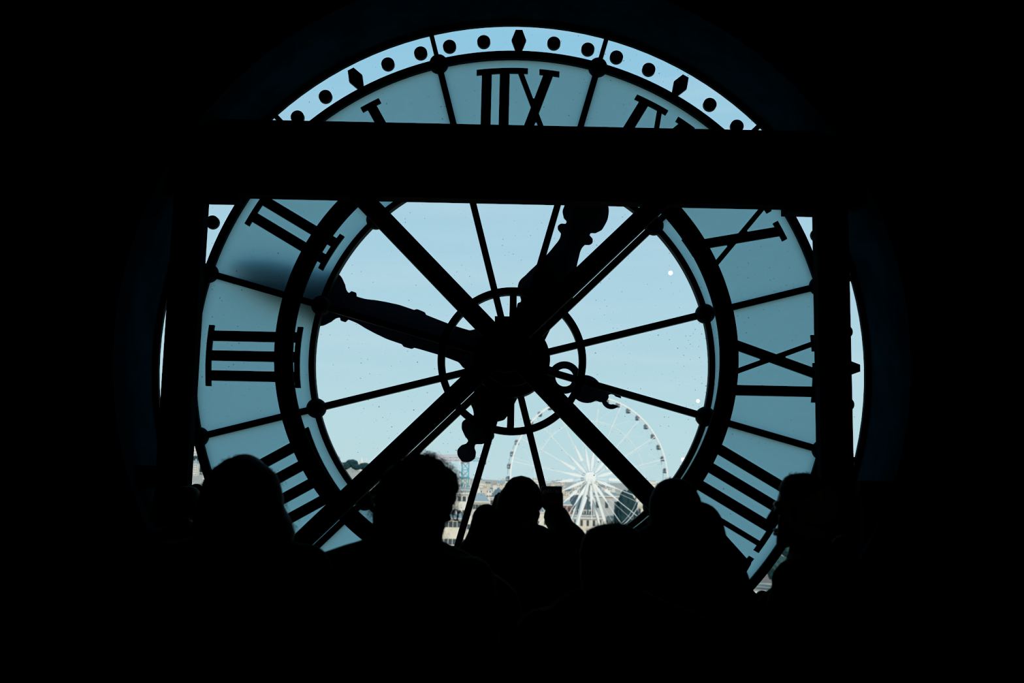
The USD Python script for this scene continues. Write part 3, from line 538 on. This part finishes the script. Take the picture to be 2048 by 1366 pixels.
for k in range(42):
    a = 2 * math.pi * (k + 0.5) / 42; c = np.array(wp(WR + 0.3, a, 0)) - (0.0, 0, 0.9)
    g = part(wheel, 'cabin', shift(trimesh.convex.convex_hull(np.array([(x, y, z) for x in (-0.72, 0.72) for y in (-0.72, 0.72) for z in (-0.75, 0.55)] + [(x, y, 0.95) for x in (-0.4, 0.4) for y in (-0.4, 0.4)] + [(x, y, -1.0) for x in (-0.5, 0.5) for y in (-0.5, 0.5)])), *c), M_cabin)
    part(g, 'cabin_band', shift(cat_(bx(-0.78, 0.78, -0.78, 0.78, -0.35, -0.2), bx(-0.5, 0.5, -0.5, 0.5, 0.93, 1.05)), *c), M_white)
# ---- the tower crane
KB = W(929, 1000, 480)
crane = thing('tower_crane', 'tower crane with teal lattice mast and long pale jib left of the ferris wheel', 'crane', (KB[0], KB[1], GZ))
kt = W(929, 922, 480)[2] - GZ
def lattice(p, q, w, step, r):
    p, q = np.array(p, float), np.array(q, float); L = np.linalg.norm(q - p); d = (q - p) / L; s = np.cross(d, (0, 1, 0)); t = np.array([0, 1.0, 0]); n = max(2, int(L / step)); out = []
    cor = [(a * s + b * t) * w / 2 for a, b in ((-1, -1), (1, -1), (1, 1), (-1, 1))]
    for c in cor: out.append(beam3(p + c, q + c, r))
    for k in range(n):
        for a in range(4):
            c0, c1 = cor[a], cor[(a + 1) % 4]; u0, u1 = p + d * L * k / n, p + d * L * (k + 1) / n
            out.append(beam3(u0 + (c0 if k % 2 else c1), u1 + (c1 if k % 2 else c0), r * 0.7)); out.append(beam3(u1 + c0, u1 + c1, r * 0.7))
    return cat_(*out)
part(crane, 'mast', lattice((0, 0, 0), (0, 0, kt - 0.6), 2.8, 3.0, 0.36), M_teal)
part(crane, 'slewing_platform', bx(-1.7, 1.7, -1.7, 1.7, kt - 0.6, kt), M_red)
part(crane, 'jib', cat_(lattice((-1.5, 0, kt + 0.8), (-36, 0, kt + 0.8), 1.5, 2.4, 0.20)), M_red)
part(crane, 'counter_jib', cat_(lattice((1.5, 0, kt + 0.6), (8.5, 0, kt + 0.6), 1.1, 1.8, 0.2)), M_teal)
part(crane, 'counterweight', bx(6.0, 8.8, -0.7, 0.7, kt - 1.3, kt + 0.4), M_roof['dark'])
part(crane, 'cab', bx(-2.6, -1.2, -0.9, 0.9, kt - 1.9, kt - 0.1), M_white)
part(crane, 'tie_rod', cat_(rod((0, 0, kt + 2.6), (-26, 0, kt + 1.6), 0.09), rod((0, 0, kt + 2.6), (7, 0, kt + 1.2), 0.09), rod((0, 0, kt), (0, 0, kt + 2.7), 0.3)), M_red)
# ---- houses
def mansard(w, d, h, inset, z0):
    v = np.array([(x * w / 2, y * d / 2, z0) for x, y in ((-1, -1), (1, -1), (1, 1), (-1, 1))] + [(x * (w / 2 - inset), y * (d / 2 - inset), z0 + h) for x, y in ((-1, -1), (1, -1), (1, 1), (-1, 1))])
    return trimesh.convex.convex_hull(v)
def house(name, label, cat, loc, w, d, eave, roof_h, wall, roof, inset=2.0, nwin=5, floors=4, each=True, group=None, balustrade=False, chimneys=2, rotz=0.0, ww=1.3, wh=2.0, top_gap=1.2, pediment=False, dormers=0, gable=False, cls=None):
    if cls: t = cls
    else: t = thing(name, label, cat, loc, rotz, group=group)
    part(t, 'wall', bx(-w / 2, w / 2, -d / 2, d / 2, 0, eave), M_wall[wall])
    if pediment:
        part(t, 'pediment', slab(Polygon([(-w / 2 - 0.5, eave), (w / 2 + 0.5, eave), (0, eave + roof_h)]), -d / 2 - 0.6, -d / 2 + 0.6), M_wall[wall])
        part(t, 'roof', slab(Polygon([(-w / 2, eave), (w / 2, eave), (0, eave + roof_h - 0.4)]), -d / 2 + 0.6, d / 2), M_roof[roof])
    elif gable: part(t, 'roof', slab(Polygon([(-w / 2, eave), (w / 2, eave), (w * 0.3, eave + roof_h), (-w * 0.35, eave + roof_h)]), -d / 2, d / 2), M_roof[roof])
    else: part(t, 'roof', mansard(w, d, roof_h, inset, eave), M_roof[roof])
    part(t, 'cornice', bx(-w / 2 - 0.35, w / 2 + 0.35, -d / 2 - 0.45, -d / 2 + 0.1, eave - 0.5, eave + 0.05), M_wall['pale'])
    fh = (eave - 1.0) / floors; wins = []
    for f in range(floors):
        for k in range(nwin):
            x = -w / 2 + w * (k + 0.5) / nwin; z = eave - top_gap - wh - f * fh
            if z < 0.5: continue
            wins.append(cat_(bx(x - ww / 2, x + ww / 2, -d / 2 - 0.06, -d / 2 + 0.05, z, z + wh)))
    if each:
        for m in wins: part(t, 'window', m, M_win)
    elif wins: part(t, 'window', cat_(*wins), M_win, kind='stuff')
    for k in range(dormers):
        x = -w / 2 + w * (k + 0.5) / dormers; y = -d / 2 + 0.5
        dm = part(t, 'dormer', cat_(bx(x - 0.8, x + 0.8, y - 0.3, y + 2.0, eave + 0.2, eave + 2.5), bx(x - 1.0, x + 1.0, y - 0.45, y + 2.0, eave + 2.5, eave + 2.8)), M_wall['pale'])
        part(dm, 'pane', bx(x - 0.5, x + 0.5, y - 0.36, y - 0.28, eave + 0.5, eave + 2.2), M_win)
    if balustrade:
        part(t, 'balustrade', cat_(bx(-w / 2, w / 2, -d / 2 - 0.3, -d / 2 + 0.1, eave + 1.0, eave + 1.25), *[bx(x - 0.12, x + 0.12, -d / 2 - 0.2, -d / 2, eave, eave + 1.0) for x in np.arange(-w / 2 + 0.4, w / 2, 0.7)]), M_wall['pale'], kind='stuff')
    for k in range(chimneys):
        x = (-0.5 + (k + 0.5) / chimneys) * w * 0.85; s = part(t, 'chimney', bx(x - 0.9, x + 0.9, -0.6, 0.6, eave, eave + roof_h + 1.9), M_wall['warm' if k % 2 else 'pale'])
        part(s, 'chimney_pot', cat_(*[shift(trimesh.creation.cylinder(0.18, 0.9, sections=6), x + o, 0, eave + roof_h + 2.3) for o in (-0.55, 0, 0.55)]), M_roof['tile'])
    return t
def span(pl, pr, ptop, d, base=GZ):        # centre, width, height of something seen between two bearings
    a, b, t = W(pl, ptop, d), W(pr, ptop, d), W((pl + pr) / 2, ptop, d)
    return (a[0] + b[0]) / 2, b[0] - a[0], t[2] - base
x, w, h = span(1120, 1256, 1036, 500)
house('stone_facade', 'cream stone facade with balustrade and pairs of tall windows under the ferris wheel', 'building', (x, 500 - 8.24 + 6, GZ), w, 12, h, 1.0, 'cream', 'zinc', 1.0, 11, 4, True, balustrade=True, chimneys=0, ww=1.1, wh=2.6, top_gap=1.0)
x, w, h = span(1134, 1186, 1031, 545); rh = span(1134, 1186, 990, 545)[2] - h
house('slate_mansion', 'building with tall dark slate mansard roof behind the legs of the ferris wheel', 'building', (x, 545 - 8.24 + 7, GZ), w, 14, h, rh, 'pale', 'dark', 2.6, 5, 4, True, chimneys=2, dormers=5)
x, w, h = span(1186, 1241, 992, 548)
house('gabled_building', 'broad plain light grey building with few dark windows right of the slate roof', 'building', (x, 548 - 8.24 + 8, GZ), w, 16, h, 1.8, 'grey', 'zinc', 1.0, 3, 4, True, chimneys=3, ww=1.5, wh=3.2, top_gap=2.6, gable=True)
x, w, h = span(1262, 1310, 1012, 520); rh = span(1256, 1310, 1002, 520)[2] - h
house('pedimented_pavilion', 'small cream stone pavilion with a triangular pediment beside dark trees', 'building', (x, 520 - 8.24 + 8, GZ), w, 12, h, rh, 'cream', 'slate', 1.0, 4, 3, True, chimneys=0, pediment=True, ww=1.2, wh=2.4)
x, w, h = span(1100, 1143, 1009, 530)
house('brick_house', 'narrow pale house with a red brick upper wall at the photographer\'s raised hand', 'building', (x, 530 - 8.24 + 6, GZ), w, 12, h, 2.2, 'brick', 'zinc', 1.0, 5, 4, True, chimneys=2)
x, w, h = span(884, 944, 986, 440); rh = 2.2
house('long_white_building', 'long flat-topped pale building at the foot of the tower crane', 'building', (x, 440 - 8.24 + 7, GZ), w, 14, h, rh, 'pale', 'zinc', 0.5, 6, 5, True, chimneys=0, balustrade=True)
x, w, h = span(880, 932, 1036, 395)
house('low_cream_building', 'low cream building with string courses below the long white building', 'building', (x, 395 - 8.24 + 6, GZ), w, 12, h, 1.4, 'cream', 'zinc', 0.8, 6, 3, True, chimneys=0)
x, w, h = span(944, 978, 1003, 470)
house('zinc_roofed_house', 'cream house under a blue-grey zinc roof, just left of the raised elbow', 'building', (x, 470 - 8.24 + 7, GZ), w, 14, h, 3.6, 'cream', 'zinc', 2.2, 5, 5, True, chimneys=2)
x, w, h = span(980, 1012, 995, 500)
house('slate_roofed_house', 'pale house under a dark slate roof, right of the zinc roofed house', 'building', (x, 500 - 8.24 + 7, GZ), w, 14, h, 3.6, 'pale', 'slate', 2.2, 4, 5, True, chimneys=2)
# basilica on the hill
BX = W(722, 950, 2700); bz = float(hill_z(BX[0], BX[1]))
bas = thing('basilica', 'white domed basilica on the far hilltop at left', 'church', (BX[0], BX[1], bz - 3))
top = W(722, 914, 2700)[2] - bz + 3; k = top / 80.0
part(bas, 'nave', bx(-20 * k, 20 * k, -14 * k, 30 * k, 0, 30 * k), M_wall['pale'])
def cupola(x, y, r, z0, h, n=20):
    prof = [[r, 0], [r, h * 0.35], [r * 0.97, h * 0.45], [r * 0.85, h * 0.62], [r * 0.6, h * 0.8], [r * 0.25, h * 0.92], [r * 0.14, h * 0.94], [r * 0.12, h], [0, h * 1.02]]
    return shift(trimesh.creation.revolve(np.array([[0, 0]] + prof), sections=n), x, y, z0)
part(bas, 'great_dome', cupola(0, 4 * k, 9 * k, 30 * k, 50 * k), M_wall['pale'], smooth=40)
for sx in (-1, 1):
    for y in (-9, 18): part(bas, 'small_dome', cupola(sx * 15 * k, y * k, 4.5 * k, 28 * k, 22 * k), M_wall['pale'], smooth=40)
part(bas, 'bell_tower', cat_(bx(16 * k, 24 * k, 28 * k, 36 * k, 0, 58 * k), cupola(20 * k, 32 * k, 4 * k, 58 * k, 16 * k)), M_wall['pale'])
# repeated houses of the far city: five kinds, then copies
KIND = [('pale_town_house', 'pale town house with grey mansard roof in the far city', 15, 13, 17, 4.5, 'pale', 'zinc', 2.2), ('cream_town_house', 'cream town house with slate mansard roof in the far city', 19, 14, 19, 4.0, 'cream', 'slate', 2.4),
        ('flat_roofed_block', 'pale flat-roofed apartment block in the far city', 16, 12, 24, 0.8, 'pale', 'zinc', 0.4), ('grey_town_house', 'grey town house with dark roof in the far city', 13, 12, 15, 5.0, 'grey', 'dark', 3.0), ('tiled_house', 'warm-walled house with tiled roof in the far city', 14, 11, 13, 3.6, 'warm', 'tile', 3.2)]
src = {}
def zone(px, y0):
    side = 'beside the left post' if px < 440 else 'left of the curly hair' if px < 660 else 'above the lower left brace' if px < 765 else 'behind the curly hair' if px < 865 else 'around the tower crane' if px < 1045 else 'behind the ferris wheel' if px < 1340 else 'right of the ferris wheel'
    return ('in the nearest street ' if y0 < 700 else 'in the near rows ' if y0 < 850 else 'in the middle rows ' if y0 < 1200 else 'in the far rows ' if y0 < 1800 else 'on the distant hill ') + side
def plant(x, y, z, kind, s, rot, where):
    nm, lb, w, d, e, rh, wa, ro, ins = KIND[kind]; lb = lb.replace('in the far city', where); gp = lb.replace('house', 'houses').replace('block', 'blocks')
    if kind not in src:
        src[kind] = house(nm, lb, 'building', (x, y, z), w, d, e, rh, wa, ro, ins, 5, 5, False, group=gp, chimneys=2 if kind != 2 else 1)
    else:
        c = copy_of(src[kind], nm, (x, y, z), rot, label=lb, scale=(s, s, s * rng.uniform(0.85, 1.15))); setdata(c, group=gp)
WINDOWS = [(352, 430), (668, 760), (868, 1030), (1070, 1330)]
rows = [(600, 34), (655, 33), (720, 32), (800, 31), (890, 30), (1000, 30), (1130, 29), (1280, 28), (1460, 28), (1660, 28), (1880, 28), (2120, 28), (2380, 30), (2640, 32)]
built = []
HT = [(702, 2500, 1.0), (686, 2150, 0.8), (712, 2300, 0.7), (728, 2420, 0.9), (392, 2500, 1.1), (404, 2200, 0.9), (398, 1700, 1.0), (386, 1900, 0.9), (955, 1540, 0.7), (985, 1750, 0.7), (1290, 1550, 0.6)]
for ri, (y0, step) in enumerate(rows):
    for pl, pr in WINDOWS + ([(448, 655), (772, 858), (1345, 1560)] if ri % 3 == 1 else []):
        if pl in (448, 772, 1345): step = 60
        x = (pl - 1024) / 2230 * y0 + rng.uniform(0, 10)
        while x < (pr - 1024) / 2230 * y0:
            y = y0 + rng.uniform(-12, 12); px = 1024 + x / y * 2230
            if (px < 440 and y0 < 950) or (704 < px < 750 and y0 > 1700): x += 15; continue
            s_ = rng.uniform(0.85, 1.2); w_ = 21 * s_
            if any(math.hypot(x - W(q, 950, d_)[0], y - d_) < 30 for q, d_, _ in HT): x += 8; continue
            if not (y0 < 640 and (1090 < px < 1310 or px > 1270)):
                if any(abs(x - a) < (w_ + b) / 2 + 2 and abs(y - c_) < 23 for a, c_, b in built): x += 9; continue
                built.append((x, y, w_)); z = float(hill_z(x, y)) - 1.0
                plant(x, y, z, rng.choice([0, 0, 1, 1, 2, 2, 3, 4]), s_, rng.uniform(-8, 8), zone(px, y0))
            x += w_ * rng.uniform(1.02, 1.0 + step / 22.0 * (0.9 if y0 < 1000 else 1.7))
# ---- trees
def crown_mesh(seed, squash=1.0):
    t = trimesh.creation.icosphere(4, 1.0); v = np.array(t.vertices)
    n = meshkit.fbm(v * 2.6 + seed, 4, seed) - 0.5; m = meshkit.noise(v * 7.5 + seed, seed + 3) - 0.5
    v = v * (1 + 0.55 * n + 0.22 * m)[:, None]; v[:, 2] *= squash; t.vertices = v; return t
def tree(name, label, loc, h, r, leaf, seed, group):
    t = thing(name, label, 'tree', loc, group=group)
    c = crown_mesh(seed, 0.95); c.apply_scale((r, r, h * 0.42)); part(t, 'crown', shift(c, z=h * 0.60), M_leaf[leaf], smooth=60)
    part(t, 'trunk', cat_(rod((0, 0, 0), (0, 0, h * 0.5), 0.28, 8), rod((0, 0, h * 0.3), (r * 0.4, 0, h * 0.55), 0.14), rod((0, 0, h * 0.32), (-r * 0.35, 0.3, h * 0.58), 0.14)), M_bark); return t
TD = tree('dark_tree', 'tall dark blue-green tree beside the pedimented pavilion', (W(1252, 1000, 490)[0], 480, GZ), W(1256, 986, 490)[2] - GZ + 1, 5.0, 'deep', 3, 'dark trees beside the pavilion')
for px, d, s in ((1283, 462, 0.60), (1312, 470, 0.66), (1336, 476, 0.8)):
    copy_of(TD, 'dark_tree', (W(px, 1000, d)[0], d - 8.24, GZ), px * 7 % 360, label=TD.GetCustomDataByKey('label'), scale=(s, s, s))
TG = tree('garden_tree', 'rounded teal tree in the nearest garden row far below', (91, 338, GZ), 11.5, 4.2, 'teal', 5, 'trees in the nearest garden row')
for d, n, x0, x1 in ((338, 5, 68, 114), (351, 5, 70, 120), (520, 9, 100, 205), (535, 9, 100, 212)):
    for k in range(n):
        if (d, k) == (338, 2): continue
        s = rng.uniform(0.8, 1.0); row = {338: 'nearest garden row', 351: 'second garden row', 520: 'row behind the pink terrace wall', 535: 'farthest row behind the pink terrace wall'}[d]; tc = copy_of(TG, 'garden_tree', (x0 + (x1 - x0) * (k + rng.uniform(0.4, 0.6)) / n, d + rng.uniform(-2, 2), GZ), rng.uniform(0, 360), label='rounded teal tree in the %s far below' % row, scale=(s, s, s * rng.uniform(0.85, 1.1))); setdata(tc, group='trees in the ' + row)
solo('terrace_wall', cat_(bx(70, 230, 476, 478, GZ, GZ + 3.2), bx(70, 230, 475.7, 478.3, GZ + 3.2, GZ + 3.6)), M_wall['pink'], 'long pinkish terrace wall behind the gravel garden at lower right', 'wall')
struct('path', bx(40, 240, 300, 333, GZ, GZ + 0.12), M_wall['pale'])
struct('garden_bed', bx(50, 220, 372, 442, GZ, GZ + 0.15), flat('grey_brown_gravel', (0.22, 0.19, 0.17), scale=0.4, var=0.3))
# trees dotted over the far hillside
TH = tree('hillside_tree', 'dark round tree among houses on the distant hill above the lower left brace', (W(702, 950, 2500)[0], 2500, float(hill_z(W(702, 950, 2500)[0], 2500))), 22, 14, 'deep', 9, 'dark trees on the distant hill above the lower left brace')
for px, d, s in HT[1:]:
    xx = W(px, 950, d)[0]; wh = zone(px, d); tc = copy_of(TH, 'hillside_tree', (xx, d, float(hill_z(xx, d)) - 1), px % 360, label='dark round tree among houses ' + wh, scale=(s, s, s)); setdata(tc, group='dark trees ' + wh)
# ---- unseen lamps behind the camera, placed for their reflections in the dial glass
M_lamp = glow('lamp_white', (1.0, 0.97, 0.92), 16.0); M_lampw = glow('lamp_warm', (1.0, 0.62, 0.25), 9.0)
M_lampcase = paint('lamp_case', (0.012, 0.012, 0.012), 0.8)
SP = [((1341, 546), 7.2, 0, 'unseen small white spotlight hung highest behind the viewer, at right', 0.032), ((1396, 802), 8.8, 0, 'unseen small white spotlight hung at middle height behind the viewer, at right', 0.028), ((1366, 919), 10.0, 0, 'unseen small white spotlight hung lowest behind the viewer, at right', 0.032), ((669, 916), 10.0, 0, 'unseen small white spotlight hung low behind the viewer, at left', 0.030), ((656, 605), 7.5, 1, 'unseen small warm amber lamp hung high behind the viewer, at left', 0.017)]
for (px, py), L, warm, lb, r in SP:
    p = W(px, py, 8.242 + L); p[1] = -L
    t = thing('spotlight', lb, 'lamp', p)
    part(t, 'bulb', trimesh.creation.icosphere(3, r), M_lampw if warm else M_lamp, smooth=True)
    part(t, 'housing', shift(lathe_y([(0.001, -0.14), (r * 1.15, -0.14), (r * 1.15, -0.012), (r * 1.05, -0.012), (r * 1.05, -0.13), (0.001, -0.13)], 20), 0, 0.0, 0), M_lampcase)
    part(t, 'stem', rod((0, -0.10, r), (0, -0.10, RH - p[2] + 0.01), 0.008), M_lampcase)
